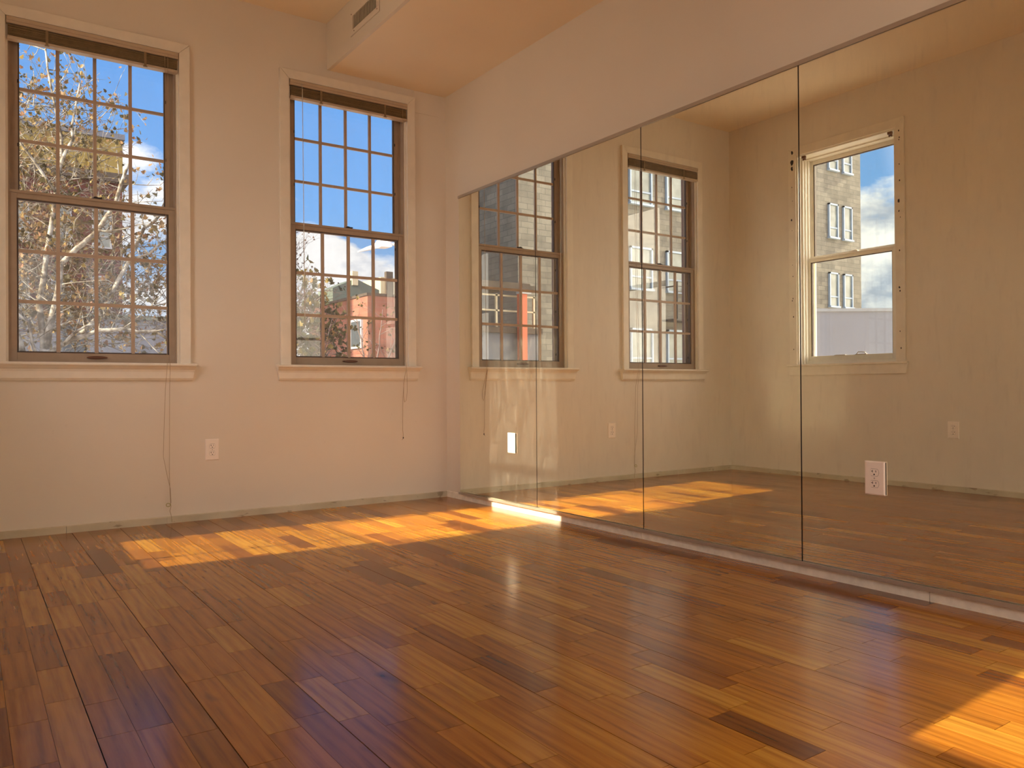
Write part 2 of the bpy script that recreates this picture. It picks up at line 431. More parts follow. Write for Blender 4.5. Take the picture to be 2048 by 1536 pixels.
# baseboards (cut in lengths with visible joints)
mb = MB()
for a, b in ((LX, .405), (.407, .868), (.869, RX-.006)):
    mb.prism([(D, 0), (D-.013, 0), (D-.013, .032), (D-.010, .036), (D, .036)], a, b, 'x')
struct(mb.build('baseboard_back', M['base']))
mb = MB()
for a, b in ((REAR, 1.2), (1.202, 3.25), (3.252, D-.013)):
    mb.prism([(LX, 0), (LX+.013, 0), (LX+.013, .032), (LX+.010, .036), (LX, .036)], a, b, 'y')
struct(mb.build('baseboard_left', M['base']))
mb = MB()
for a, b in ((REAR, 1.335), (1.3375, 2.66), (2.6625, D-.001)):
    mb.prism([(RX, 0), (RX-.008, 0), (RX-.008, .036), (RX-.006, .0385), (RX, .0385)], a, b, 'y')
struct(mb.build('baseboard_right', M['base_mirror']))
mb = MB(); mb.prism([(RX, .0385), (RX-.034, .0385), (RX-.034, .053), (RX-.0305, .053), (RX-.030, .0405), (RX, .0405)], -.7, 4.262, 'y')
struct(mb.build('trim_2', M['channel']))
mb = MB(); mb.prism([(RX, 1.908), (RX-.027, 1.908), (RX-.027, 1.892), (RX-.0235, 1.892), (RX-.0235, 1.904), (RX, 1.904)], -.7, 4.262, 'y')
struct(mb.build('trim_3', M['channel']))

# ------------------------------------------------------------------ wall mirrors
edges = [4.2605, 3.4503, 2.6316, 1.7990, .984, .169, -.646]
mlabels = ['leftmost wall mirror panel, next to the room corner, dusty where the sun falls on it',
           'second wall mirror panel from the corner, between two vertical joints',
           'third wall mirror panel from the corner, showing part of both windows',
           'fourth wall mirror panel from the corner, with the larger outlet plate set in it',
           'fifth wall mirror panel from the corner, beyond the one with the larger outlet', 'sixth and last wall mirror panel from the corner']
for k in range(6):
    y1, y0 = edges[k]-.0025, edges[k+1]+.0025
    e = empty('mirror_panel', (RM, (y0+y1)/2, .045)); hy = (y1-y0)/2
    tag(e, mlabels[k], 'mirror', 'frameless mirror panels along the right wall')
    mb = MB(); mb.quad((0, -hy, 0), (0, hy, 0), (0, hy, 1.855), (0, -hy, 1.855))
    g = mb.build('glass_face', M['mirror'], e, fix=False)
    mb = MB(); mb.box(.0004, .006, -hy, hy, 0, 1.855)
    mb.build('glass_edge', M['mirror_edge'], e)
# dark strip behind the panels, seen in the joints
mb = MB()
for y in edges[1:-1]: mb.box(RM+.007, RX, y-.02, y+.02, .045, 1.895)
struct(mb.build('trim_4', M['mirror_edge']))

# ------------------------------------------------------------------ windows of the back wall
def casing_mesh(mb, axis, plane, out, a0, a1, z0, z1, w, t):
    """flat casing (two legs and a head, mitred) proud of the wall by t towards the room; out=-1/+1 room direction"""
    def P(a, d, z): return (a, plane + out*d, z) if axis == 'y' else (plane + out*d, a, z)
    def slab(pts):
        n = len(mb.v); m = len(pts)
        for d in (0, t):
            for a, z in pts: mb.v.append(P(a, d, z))
        for i in range(m):
            j = (i+1) % m; mb.f.append((n+i, n+j, n+m+j, n+m+i)); mb.sm.append(False)
        mb.f.append(tuple(n+i for i in range(m))); mb.sm.append(False)
        mb.f.append(tuple(n+m+i for i in range(m))); mb.sm.append(False)
    e = .0004
    slab([(a0-w, z0), (a0, z0), (a0, z1), (a0-w, z1+w-e)])
    slab([(a1, z0), (a1+w, z0), (a1+w, z1+w-e), (a1, z1)])
    slab([(a0-w+e, z1+w), (a0, z1+e), (a1, z1+e), (a1+w-e, z1+w)])

def sash(mb, axis, c, half, a0, a1, z0, z1, stile, top, bot):
    """frame of a sash centred at depth c"""
    def B(p0, p1, q0, q1):
        if axis == 'y': mb.box(p0, p1, c-half, c+half, q0, q1)
        else: mb.box(c-half, c+half, p0, p1, q0, q1)
    B(a0, a0+stile, z0, z1); B(a1-stile, a1, z0, z1)
    B(a0+stile, a1-stile, z0, z0+bot); B(a0+stile, a1-stile, z1-top, z1)
    return (a0+stile, a1-stile, z0+bot, z1-top)

def ring_inset(mb, g, y, w, d):
    a0, a1, z0, z1 = g
    mb.box(a0, a0+w, y-d, y+d, z0, z1); mb.box(a1-w, a1, y-d, y+d, z0, z1)
    mb.box(a0+w, a1-w, y-d, y+d, z0, z0+w); mb.box(a0+w, a1-w, y-d, y+d, z1-w, z1)

def muntins(g, y, half, cols, rows, w):
    mb = MB(); a0, a1, z0, z1 = g
    for i in range(1, cols):
        x = a0 + (a1-a0)*i/cols; mb.box(x-w/2, x+w/2, y-half, y+half, z0, z1)
    for j in range(1, rows):
        z = z0 + (z1-z0)*j/rows; mb.box(a0, a1, y-half*.8, y+half*.8, z-w/2, z+w/2)
    return mb

def back_window(name, Wn):
    x0, x1, z0, z1 = Wn
    e = empty(name, ((x0+x1)/2, D, z0)); struct(e)
    off = Matrix.Translation(-Vector(((x0+x1)/2, D, z0)))
    def add(mb, nm, mt, parent=None, bevel=0, fix=True, kids=None):
        o = mb.build(nm, mt, parent or e, bevel, fix)
        o.data.transform(off); return o
    mb = MB(); casing_mesh(mb, 'y', D, -1, x0, x1, z0, z1, .0546, .02); add(mb, 'casing', M['trim'], bevel=.002)
    # stool with nosing and moulded apron with angled returns
    mb = MB(); mb.prism([(D+.10, z0), (D-.047, z0), (D-.053, z0-.006), (D-.053, z0-.012), (D-.047, z0-.018), (D+.10, z0-.018)], x0-.080, x1+.080, 'x')
    add(mb, 'stool', M['trim'], bevel=.001)
    mb = MB()
    prof = [(.0, -.018), (-.040, -.018), (-.034, -.026), (-.025, -.034), (-.022, -.045), (-.020, -.078), (-.012, -.090), (0, -.090)]
    xl, xr = x0-.076, x1+.076
    n = len(prof)
    for xs, sg in ((xl, 1), (xr, -1)):
        for (dy, dz) in prof:
            mb.v.append((xs + sg*(-.018-dz)*.18, D+dy, z0+dz))
    for i in range(n-1):
        mb.f.append((i, i+1, n+i+1, n+i)); mb.sm.append(False)
    mb.f.append((n-1, 0, n, 2*n-1)); mb.sm.append(False)
    mb.f.append(tuple(range(n))); mb.sm.append(False); mb.f.append(tuple(range(n, 2*n))); mb.sm.append(False)
    add(mb, 'apron', M['trim'])
    # painted jambs
    mb = MB()
    mb.box(x0, x0+.010, D-.001, D+.12, z0, z1); mb.box(x1-.010, x1, D-.001, D+.12, z0, z1); mb.box(x0+.01, x1-.01, D-.001, D+.12, z1-.010, z1)
    add(mb, 'jamb', M['trim'])
    # bronze master frame with tracks
    a0, a1 = x0+.010, x1-.010
    mb = MB()
    for s, a in ((1, a0), (-1, a1)):
        mb.box(a, a+s*.007, D+.012, D+.118, z0, z1-.01)
        mb.box(a, a+s*.017, D+.050, D+.054, z0, z1-.01)
        mb.box(a, a+s*.017, D+.086, D+.090, z0, z1-.01)
        mb.box(a, a+s*.017, D+.108, D+.118, z0, z1-.01)
    mb.box(a0, a1, D+.012, D+.118, z1-.030, z1-.010)
    mb.box(a0, a1, D+.015, D+.118, z0, z0+.010)
    add(mb, 'master_frame', M['bronze'])
    zm = 1.668
    # upper sash in the outer track
    mb = MB(); gu = sash(mb, 'y', D+.070, .013, a0+.008, a1-.008, zm-.035, z1-.03, .036, .03, .040)
    us = add(mb, 'upper_sash', M['bronze'])
    mb = MB(); ring_inset(mb, gu, D+.070, .006, .008); add(mb, 'gasket', M['bronze_dark'], us)
    gu2 = (gu[0]+.004, gu[1]-.004, gu[2]+.002, gu[3]-.004)
    add(muntins(gu2, D+.070, .007, 4, 3, .0155), 'muntin_grid', M['muntin'], us)
    mb = MB(); mb.box(gu2[0], gu2[1], D+.0745, D+.0765, gu2[2], gu2[3]); add(mb, 'pane', M['glass'], us)
    # lower sash in the inner track
    mb = MB(); gl = sash(mb, 'y', D+.034, .014, a0+.002, a1-.002, z0+.004, zm, .034, .034, .042)
    mb.box(a0+.003, a1-.003, D+.014, D+.022, zm-.010, zm+.004)          # rail lip
    ls = add(mb, 'lower_sash', M['bronze'], bevel=.0015)
    mb = MB(); ring_inset(mb, gl, D+.036, .007, .009); add(mb, 'gasket', M['bronze_dark'], ls)
    gl2 = (gl[0]+.005, gl[1]-.005, gl[2]+.003, gl[3]-.008)
    add(muntins(gl2, D+.034, .008, 4, 3, .0165), 'muntin_grid', M['muntin'], ls)
    mb = MB(); mb.box(gl2[0], gl2[1], D+.0395, D+.0415, gl2[2], gl2[3]); add(mb, 'pane', M['glass'], ls)
    # pull: a flattened oval lip on the bottom rail
    cx = (x0+x1)/2 + .0; mb = MB()
    ring = []
    for k in range(20):
        t = 2*math.pi*k/20; ring.append((cx + .048*math.cos(t), z0 + .026 + .0075*math.sin(t)))
    mb.prism([(a, b) for a, b in ring], D+.004, D+.0205, 'y'); hd = add(mb, 'lift_handle', M['handle'], ls, bevel=.003)
    # cam lock on the meeting rail
    mb = MB(); mb.box(cx-.022, cx+.022, D+.020, D+.046, zm, zm+.008); mb.box(cx-.012, cx+.028, D+.024, D+.036, zm+.008, zm+.015)
    mb.tube([(cx, D+.034, zm+.004), (cx, D+.034, zm+.018)], .009, 10); add(mb, 'sash_lock', M['dark'], e, bevel=.002)
    # dark sash-balance clips in the left and right tracks
    mb = MB()
    for z in (z0+.09, z0+.40, z0+.70, z0+1.05, z0+1.36):
        mb.box(a0+.041, a0+.045, D+.0515, D+.056, z, z+.016); mb.box(a1-.045, a1-.041, D+.0515, D+.056, z+.03, z+.046)
    add(mb, 'balance_clip', M['dark'], e)
    # half insect screen outside the lower sash
    mb = MB(); fr = (a0+.010, a1-.010, z0+.012, zm-.01)
    a, b, c, d = fr; w = .014
    mb.box(a, a+w, D+.096, D+.104, c, d); mb.box(b-w, b, D+.096, D+.104, c, d); mb.box(a+w, b-w, D+.096, D+.104, c, c+w); mb.box(a+w, b-w, D+.096, D+.104, d-w, d)
    sc = add(mb, 'screen_frame', M['bronze'], e)
    mb = MB(); mb.quad((a+w, D+.100, c+w), (b-w, D+.100, c+w), (b-w, D+.100, d-w), (a+w, D+.100, d-w)); add(mb, 'mesh', M['screen'], sc)
    return e
back_window('window_1', W1)
back_window('window_2', W2)

# ------------------------------------------------------------------ raised slat blinds
def blind(Wn, label, wand_x, cord_x, tapes, cord_shape):
    x0, x1, z0, z1 = Wn
    a0, a1 = x0+.004, x1-.004
    org = Vector(((a0+a1)/2, D, z1-.11))
    e = empty('window_blind', org); tag(e, label, 'blind', 'raised slat blinds of the two back windows')
    def add(mb, nm, mt, parent=None, bevel=0):
        o = mb.build(nm, mt, parent or e, bevel); o.data.transform(Matrix.Translation(-org)); return o
    yf, yb = D-.028, D+.012
    mb = MB(); mb.prism([(yf, z1-.004), (yf, z1-.022), (yf+.003, z1-.022), (yf+.003, z1-.036), (yb, z1-.036), (yb, z1-.004)], a0, a1, 'x')
    add(mb, 'headrail', M['blind_rail'], bevel=.001)
    # a dark gap then the gathered slats, slightly uneven
    r = random.Random(int(x0*1000)); mb = MB(); z = z1-.046
    for k in range(13):
        j = r.uniform(-.0022, .0022); tl = r.uniform(-.0006, .0006)
        n = len(mb.v); t = .0022
        y0_, y1_ = yf+.003+j, yb-.001+j
        mb.v += [(a0+.006, y0_, z+tl), (a1-.006, y0_, z-tl), (a1-.006, y1_, z-tl), (a0+.006, y1_, z+tl),
                 (a0+.006, y0_, z+t+tl), (a1-.006, y0_, z+t-tl), (a1-.006, y1_, z+t-tl), (a0+.006, y1_, z+t+tl)]
        for q in ((0,3,2,1),(4,5,6,7),(0,1,5,4),(1,2,6,5),(2,3,7,6),(3,0,4,7)): mb.f.append(tuple(n+i for i in q)); mb.sm.append(False)
        z -= .0038
    s = add(mb, 'slats', M['blind_slat'])
    mb = MB(); mb.prism([(yf+.001, z-.014), (yf, z-.010), (yf, z-.002), (yf+.002, z), (yb, z), (yb, z-.014)], a0+.003, a1-.003, 'x')
    add(mb, 'bottom_rail', M['blind_rail'], bevel=.001)
    for tx in tapes:
        mb = MB(); mb.box(tx-.006, tx+.006, yf-.0012, yf+.0004, z-.015, z1-.036)
        mb.box(tx-.010, tx+.010, yf-.003, yf+.004, z-.018, z-.0135)
        add(mb, 'ladder_tape', M['blind_slat'])
    if wand_x:
        mb = MB(); mb.tube([(wand_x-.002, yf-.004, z1-.022), (wand_x, yf-.010, z1-.045), (wand_x, yf-.010, z1-.06)], .0016, 6)
        mb.tube([(wand_x, yf-.010, z1-.055), (wand_x+.004, yf-.010, z1-.80), (wand_x+.008, yf-.010, z1-1.42)], .0028, 6)
        m, nt, out = new_mat('clear_wand'); p = principled(nt, out, (.75, .72, .66), .15); p.inputs['Alpha'].default_value = .45
        add(mb, 'tilt_wand', m)
    cord_shape(add, cord_x, yf, z1, z0)
    return e

def cords_long(add, x, yf, z1, z0):
    yw = D-.003
    mb = MB()
    for dx, end in ((-.008, 0), (.007, 1)):
        pts = [(x+dx, yf-.002, z1-.03), (x+dx, yf-.006, z1-.4), (x+dx, yf-.012, z1-1.1), (x+dx, D-.056, z0+.004), (x+dx, D-.0565, z0-.02)]
        if end == 0:
            pts += [(x+dx-.004, D-.03, z0-.14), (x+dx-.010, D-.02, z0-.36), (x+dx-.012, D-.014, z0-.49), (x+dx+.004, D-.014, z0-.58), (x+.013, D-.017, z0-.66), (x+.016, D-.018, z0-.735)]
        else:
            pts += [(x+dx+.002, D-.03, z0-.14), (x+dx+.002, D-.02, z0-.40), (x+dx+.002, D-.016, z0-.6), (x+.013, D-.018, z0-.735)]
        mb.tube(pts, .0011, 5)
    mb.tube([(x+.014, D-.016, z0-.735), (x+.016, D-.016, z0-.755), (x+.010, D-.018, z0-.775), (x+.016, D-.019, z0-.80), (x+.020, D-.020, z0-.835)], .0014, 5)
    add(mb, 'pull_cord', M['cord'])
    mb = MB(); c = Vector((x+.002, D-.018, z0-.744)); pts = [c + Vector((.010*math.cos(t), .003*math.sin(3*t), .009*math.sin(t))) for t in [i*2*math.pi/14 for i in range(15)]]
    mb.tube(pts, .0018, 6)
    add(mb, 'cord_ring', plain('olive_ring', (.36, .34, .10), .5))
def cords_loop(add, x, yf, z1, z0):
    mb = MB()
    mb.tube([(x, yf-.002, z1-.03), (x, yf-.006, z1-.5), (x, D-.050, z0+.03), (x+.001, D-.0565, z0-.004), (x+.003, D-.058, z0-.03), (x+.012, D-.045, z0-.09), (x+.020, D-.03, z0-.16), (x+.016, D-.022, z0-.215),
             (x+.006, D-.02, z0-.225), (x-.001, D-.022, z0-.19), (x-.004, D-.03, z0-.11), (x-.001, D-.052, z0-.035), (x-.002, D-.057, z0-.02)], .0013, 5)
    mb.tube([(x-.002, D-.057, z0-.02), (x-.005, D-.035, z0-.10), (x-.005, D-.02, z0-.20), (x-.004, D-.014, z0-.31), (x-.004, D-.013, z0-.40), (x+.000, D-.012, z0-.43), (x-.003, D-.012, z0-.457), (x-.010, D-.012, z0-.461)], .0013, 5)
    add(mb, 'pull_cord', M['cord'])
    mb = MB(); mb.tube([(x, D-.0125, z0-.444), (x-.001, D-.0125, z0-.453)], .0032, 6); add(mb, 'cord_knot', M['dark'])
blind(W1, 'raised brown slat blind in the left window, cords hanging to the baseboard', None, .872, (.33, .77), cords_long)
blind(W2, 'raised brown slat blind with clear wand in the window nearest the corner', 1.603, 2.250, (1.72, 2.13), cords_loop)

# ------------------------------------------------------------------ white window of the left wall (and its neighbour by the camera)
def left_window(name, Wn, marks):
    y0, y1, z0, z1 = Wn
    e = empty(name, (LX, (y0+y1)/2, z0)); struct(e)
    off = Matrix.Translation(-Vector((LX, (y0+y1)/2, z0)))
    def add(mb, nm, mt, parent=None, bevel=0, fix=True):
        o = mb.build(nm, mt, parent or e, bevel, fix); o.data.transform(off); return o
    mb = MB(); casing_mesh(mb, 'x', LX, 1, y0, y1, z0, z1, .066, .014); add(mb, 'casing', M['trim'], bevel=.0015)
    mb = MB(); mb.box(LX-.20, LX+.030, y0-.082, y1+.086, z0-.016, z0); add(mb, 'stool', M['trim'], bevel=.003)
    mb = MB(); mb.prism([(y0-.080, z0-.016), (y1+.084, z0-.016), (y1+.070, z0-.086), (y0-.066, z0-.086)], LX, LX+.016, 'x'); add(mb, 'apron', M['trim'], bevel=.002)
    # vinyl jambs with ribbed tracks
    xo = LX-.215
    mb = MB()
    mb.box(LX, xo, y0, y0+.012, z0, z1); mb.box(LX, xo, y1-.012, y1, z0, z1); mb.box(LX, xo, y0+.012, y1-.012, z1-.012, z1)
    for s, a in ((1, y0+.012), (-1, y1-.012)):
        for d in (.045, .082, .118, .158, .198):
            mb.box(LX-d, LX-d-.010, a, a+s*.014, z0, z1-.012)
    mb.box(LX-.10, xo, y0+.012, y1-.012, z1-.022, z1-.012)
    mb.prism([(LX-.10, z0), (LX-.115, z0+.028), (xo, z0+.020), (xo, z0)], y0+.012, y1-.012, 'y')
    add(mb, 'vinyl_frame', M['vinyl'])
    zm = 1.705
    a0, a1 = y0+.018, y1-.018
    gl_n = y0+.100; gl_f = y1-.022
    def vs(c, half, q0, q1, top, bot):
        mb = MB()
        mb.box(c-half, c+half, a0, gl_n, q0, q1); mb.box(c-half, c+half, gl_f-.014, a1, q0, q1)
        mb.box(c-half, c+half, gl_n, gl_f-.014, q0, q0+bot); mb.box(c-half, c+half, gl_n, gl_f-.014, q1-top, q1)
        return mb, (gl_n, gl_f-.014, q0+bot, q1-top)
    mb, gu = vs(LX-.178, .014, zm-.022, z1-.022, .030, .040)
    us = add(mb, 'upper_sash', M['vinyl'], bevel=.002)
    mb = MB()
    a, b, c, d = gu; X = LX-.178
    mb.box(X-.009, X+.009, a, a+.005, c, d); mb.box(X-.009, X+.012, b-.010, b, c, d); mb.box(X-.009, X+.009, a+.005, b-.005, d-.005, d)
    add(mb, 'gasket', M['bronze_dark'], us)
    mb = MB(); mb.box(X-.002, X, a, b, c, d); add(mb, 'pane', M['glass'], us)
    mb, g2 = vs(LX-.135, .015, z0+.020, zm, .034, .044)
    mb.box(LX-.119, LX-.112, a0+.02, a1-.02, zm-.012, zm-.004)
    ls = add(mb, 'lower_sash', M['vinyl'], bevel=.002)
    a, b, c, d = g2; X = LX-.135; mb = MB()
    mb.box(X-.009, X+.009, a, a+.005, c, d); mb.box(X-.009, X+.012, b-.010, b, c, d); mb.box(X-.009, X+.009, a+.005, b-.005, d-.005, d)
    add(mb, 'gasket', M['bronze_dark'], ls)
    mb = MB(); mb.box(X-.002, X, a, b, c, d); add(mb, 'pane', M['glass'], ls)
    cy = (y0+y1)/2
    mb = MB(); mb.box(LX-.15, LX-.125, cy-.03, cy+.03, zm, zm+.009); mb.tube([(LX-.137, cy-.012, zm+.009), (LX-.137, cy-.012, zm+.016)], .009, 10); mb.box(LX-.142, LX-.132, cy-.012, cy+.030, zm+.009, zm+.014)
    add(mb, 'sash_lock', M['vinyl'], bevel=.001)
    for yy, bail in ((y0+.515, 0), (y0+.345, 1)):
        mb = MB(); zz = z0+.062; xx = LX-.120
        mb.box(xx-.008, xx+.006, yy-.045, yy+.045, zz, zz+.006)
        if bail: mb.tube([(xx, yy-.042, zz+.004), (xx+.004, yy-.030, zz+.018), (xx+.006, yy+.020, zz+.020), (xx, yy+.036, zz+.004)], .0035, 8)
        add(mb, 'sash_lift', M['channel'], ls)
    mb = MB(); mb.box(LX-.168, LX-.160, cy-.10, cy+.06, z1-.038, z1-.022); add(mb, 'tilt_latch', M['vinyl'], us, bevel=.001)
    # two old shade brackets under the head
    for yy in (y0+.03, y1-.075):
        mb = MB(); mb.box(LX-.02, LX-.001, yy, yy+.030, z1-.030, z1-.010); mb.box(LX-.024, LX-.004, yy+.004, yy+.012, z1-.044, z1-.030); mb.tube([(LX-.010, yy+.02, z1-.034), (LX-.010, yy+.02, z1-.046)], .006, 8)
        add(mb, 'shade_bracket', M['handle'], bevel=.001)
    # holes and paint chips in the casing
    if marks:
        r = random.Random(4)
        for side, yy, lst in marks:
            for z, s in lst:
                c = Vector((LX+.0145, yy + r.uniform(-.006, .006), z)); mb = MB(); pts = []
                n = 9
                for k in range(n):
                    t = 2*math.pi*k/n; q = 1.4*s*(1 + (r.uniform(-.35, .35) if s > .004 else 0))
                    pts.append((c.x, c.y + q*.8*math.cos(t), c.z + q*1.25*math.sin(t)))
                mb.poly(pts); mb.v += []
                add(mb, 'paint_chip', M['dark'], fix=False)
    return e
def zl(y): return .87 + (730-y)/(730-300)*(2.5705-.87)
def zr(y): return .87 + (721-y)/(721-230)*(2.5705-.87)
zy = lambda v: 220 + v/2.743
left_marks = [(zl(zy(v)), s) for v, s in ((245,.009),(298,.013),(335,.009),(435,.003),(510,.0025),(612,.005),(670,.002),(858,.002),(920,.003),(1040,.0035),(1052,.0035),(1140,.004),(1317,.003))]
right_marks = [(zr(zy(v)), s) for v, s in ((105,.004),(143,.0035),(155,.003),(290,.003),(380,.004),(491,.008),(548,.0045),(583,.0025),(765,.004),(968,.0045),(988,.004),(1210,.003),(1303,.004))]
left_window('window_3', W3, [('far', W3[1]+.033, left_marks), ('near', W3[0]-.033, right_marks)])
left_window('window_4', W4, None)
left_window('added_window_5', W5, None)  # unseen window added to bring in more daylight

# plain tall windows added to the unseen rear wall to admit fill daylight
def added_rear_window(name, Wn):
    x0, x1, z0, z1 = Wn
    e = empty(name, ((x0+x1)/2, REAR, z0)); struct(e)
    off = Matrix.Translation(-Vector(((x0+x1)/2, REAR, z0)))
    mb = MB(); casing_mesh(mb, 'y', REAR, 1, x0, x1, z0, z1, .06, .02); o = mb.build('casing', M['trim'], e); o.data.transform(off)
    mb = MB(); g = sash(mb, 'y', REAR-.06, .02, x0, x1, z0, z1, .04, .04, .05); mb.box(x0+.04, x1-.04, REAR-.08, REAR-.04, 1.5, 1.54)
    o = mb.build('sash', M['vinyl'], e); o.data.transform(off)
    mb = MB(); mb.box(g[0], g[1], REAR-.062, REAR-.060, g[2], g[3]); o = mb.build('pane', M['glass'], e); o.data.transform(off)
added_rear_window('added_window_6', W6); added_rear_window('added_window_7', W7)

# ------------------------------------------------------------------ outlets
def outlet(loc, rz, label, face_mat=None, slots='T'):
    """plate faces local -y; origin at the plate's centre on the wall"""
    e = empty('wall_outlet', loc, rz); tag(e, label, 'outlet', 'white double wall outlets')
    m = face_mat or M['plate']
    w, h, t = .0365, .0575, .0055
    mb = MB(); n = 0
    fr = [(-w, -h), (w, -h), (w, h), (-w, h)]
    bk = [(x, 0, z) for x, z in fr]; mid = [(x, -.002, z) for x, z in fr]; ft = [(x*.88, -t, z*.925) for x, z in fr]
    mb.v = bk + mid + ft
    for i in range(4):
        j = (i+1) % 4
        mb.f += [(i, j, 4+j, 4+i), (4+i, 4+j, 8+j, 8+i)]
    mb.f += [(8, 9, 10, 11), (3, 2, 1, 0)]; mb.sm = [False]*len(mb.f)
    mb.build('cover_plate', m, e, bevel=.0008)
    for s in (1, -1):
        cz = s*.0195
        def outline(r, k=1.0):
            pts = []
            for i in range(28):
                a = 2*math.pi*i/28
                x, z = r*math.cos(a), r*math.sin(a); z = max(-.0118*k, min(.0118*k, z)); pts.append((x, cz+z))
            return pts
        mb = MB(); mb.prism(outline(.0167, 1.06), -t+.0005, -t-.0003, 'y')
        rim = mb.build('receptacle', M['dark'], e, fix=True)
        mb = MB(); mb.prism(outline(.0162), -t+.0004, -t-.0010, 'y'); mb.build('face', m, rim)
        y0, y1 = -t-.0008, -t-.0014
        mb = MB()
        mb.box(.0050, .0068, y0, y1, cz+.0005, cz+.0075)
        mb.box(-.0068, -.0050, y0, y1, cz-.0002, cz+.0082)
        if slots == 'T': mb.box(-.0110, -.0050, y0, y1, cz+.0032, cz+.0050)
        mb.prism([(.0026*math.cos(a), cz-.0066+.0028*math.sin(a)) for a in [i*math.pi/6 for i in range(12)]], y0, y1, 'y')
        mb.build('slots', M['dark'], rim)
    mb = MB(); mb.prism([(.0026*math.cos(a), .0026*math.sin(a)) for a in [i*math.pi/6 for i in range(12)]], -t+.0003, -t-.0008, 'y')
    mb.build('screw', M['channel'], e)
    return e
outlet((1.1013, D-.0002, .3767), 0, 'white double outlet on the back wall, left of the hanging blind cord loop')
outlet((LX+.0002, 2.623, .405), R_(90), 'white double outlet on the side wall, seen only in the mirror')
def mirror_outlet(y, z, label):
    # cut-out box behind the plate so that it stands a little off the glass
    e = outlet((RM-.0045, y, z), R_(-90), label)
    mb = MB(); mb.box(-.034, .034, 0, .0042, -.054, .054); mb.build('spacer', M['dark'], e)
    return e
mirror_outlet(1.508, .3856, 'large white double outlet mounted on the fourth mirror panel, nearest the camera')
mirror_outlet(3.683, .389, 'small white outlet on the first mirror panel, glaring in the sun')

# ------------------------------------------------------------------ air vent in the soffit side
e = empty('air_vent', (SOF_X, 3.915, 2.722)); tag(e, 'white metal air register with upright fins on the side of the ceiling duct', 'air vent')
mb = MB()
hy, hz, iy, iz = .185, .068, .150, .037
for (a, b, c, d) in ((-hy, hy, iz, hz), (-hy, hy, -hz, -iz), (-hy, -iy, -iz, iz), (iy, hy, -iz, iz)):
    mb.box(-.007, 0, a, b, c, d)
mb.build('vent_frame', M['wall'], e, bevel=.002)
mb = MB(); mb.box(-.0012, -.0002, -iy, iy, -iz, iz); mb.build('duct_shade_plate', M['vent_shade'], e)  # dark plate, coloured as the shade inside the duct
for k in range(19):
    y = -iy + .012 + k*(2*iy-.024)/18
    mb = MB(); n = len(mb.v)
    mb.prism([(-.0066, y-.0013), (-.0066, y+.0013), (-.0014, y+.0030), (-.0014, y+.0004)], -iz, iz, 'z'); mb.build('fin', M['trim'], e)
for y, z in ((-.165, -.050), (.13, -.052), (.165, .05), (-.13, .052)):
    mb = MB(); mb.tube([(-.007, y, z), (-.0085, y, z)], .0035, 10); mb.build('screw', M['handle'], e)

# ------------------------------------------------------------------ outside: ground and buildings
mb = MB(); mb.box(-70, 70, -60, 90, -4.9, -4.5); struct(mb.build('ground', M['pale_ground']))

def house(name, label, cat='building'):
    e = empty(name, (0, 0, -4.5)); tag(e, label, cat); return e
def part(e, mb, nm, mt, bevel=0):
    o = mb.build(nm, mt, e, bevel); o.data.transform(Matrix.Translation(-Vector(e.location))); return o

# stone tower seen in the mirror
e = house('stone_building', 'tall pale stone block building with paired blue-framed windows, seen in the mirror')
mb = MB(); mb.box(-30.95, -10.41, 22, 36, -4.5, 17.5); st = part(e, mb, 'wall', M['stone'])
def facade_window(e, x0, x1, z0, z1, y, lower=True, frame='win_blue'):
    mb = MB(); w = .07
    mb.box(x0, x0+w, y-.10, y+.05, z0, z1); mb.box(x1-w, x1, y-.10, y+.05, z0, z1); mb.box(x0, x1, y-.10, y+.05, z1-w, z1); mb.box(x0-.03, x1+.03, y-.16, y+.05, z0-.06, z0+.02)
    if lower: zz = z0+(z1-z0)*.27; mb.box(x0+w, x1-w, y-.08, y+.05, zz, zz+.06)
    o = part(e, mb, 'window', M[frame]); 
    mb = MB(); mb.box(x0+w, x1-w, y-.03, y+.05, z0, z1-w); p_ = part(e, mb, 'pane', M['pane']); p_.parent = o
    return o
for zc in (1.35, 4.45, 7.7, 10.9, 14.1):
    h = 1.6
    for xa, xb in ((-28.97, -28.23), (-30.12, -29.40), (-26.0, -25.3), (-24.9, -24.2), (-21.6, -20.9), (-20.5, -19.8), (-18.5, -17.5), (-16.72, -15.55)):
        facade_window(e, xa, xb, zc, zc+h, 22)
mb = MB()
for k in range(6): mb.box(-18.6, -17.3, 21.2, 21.23, 3.45+k*.22, 3.48+k*.22)
for x in (-18.6, -17.95, -17.32): mb.box(x, x+.035, 21.18, 21.24, 3.3, 4.75)
mb.box(-18.65, -17.25, 21.2, 22, 3.25, 3.32)
for x in (-18.6, -17.3): mb.box(x, x+.035, 21.2, 22, 4.55, 4.6)
part(e, mb, 'balcony', M['iron'])

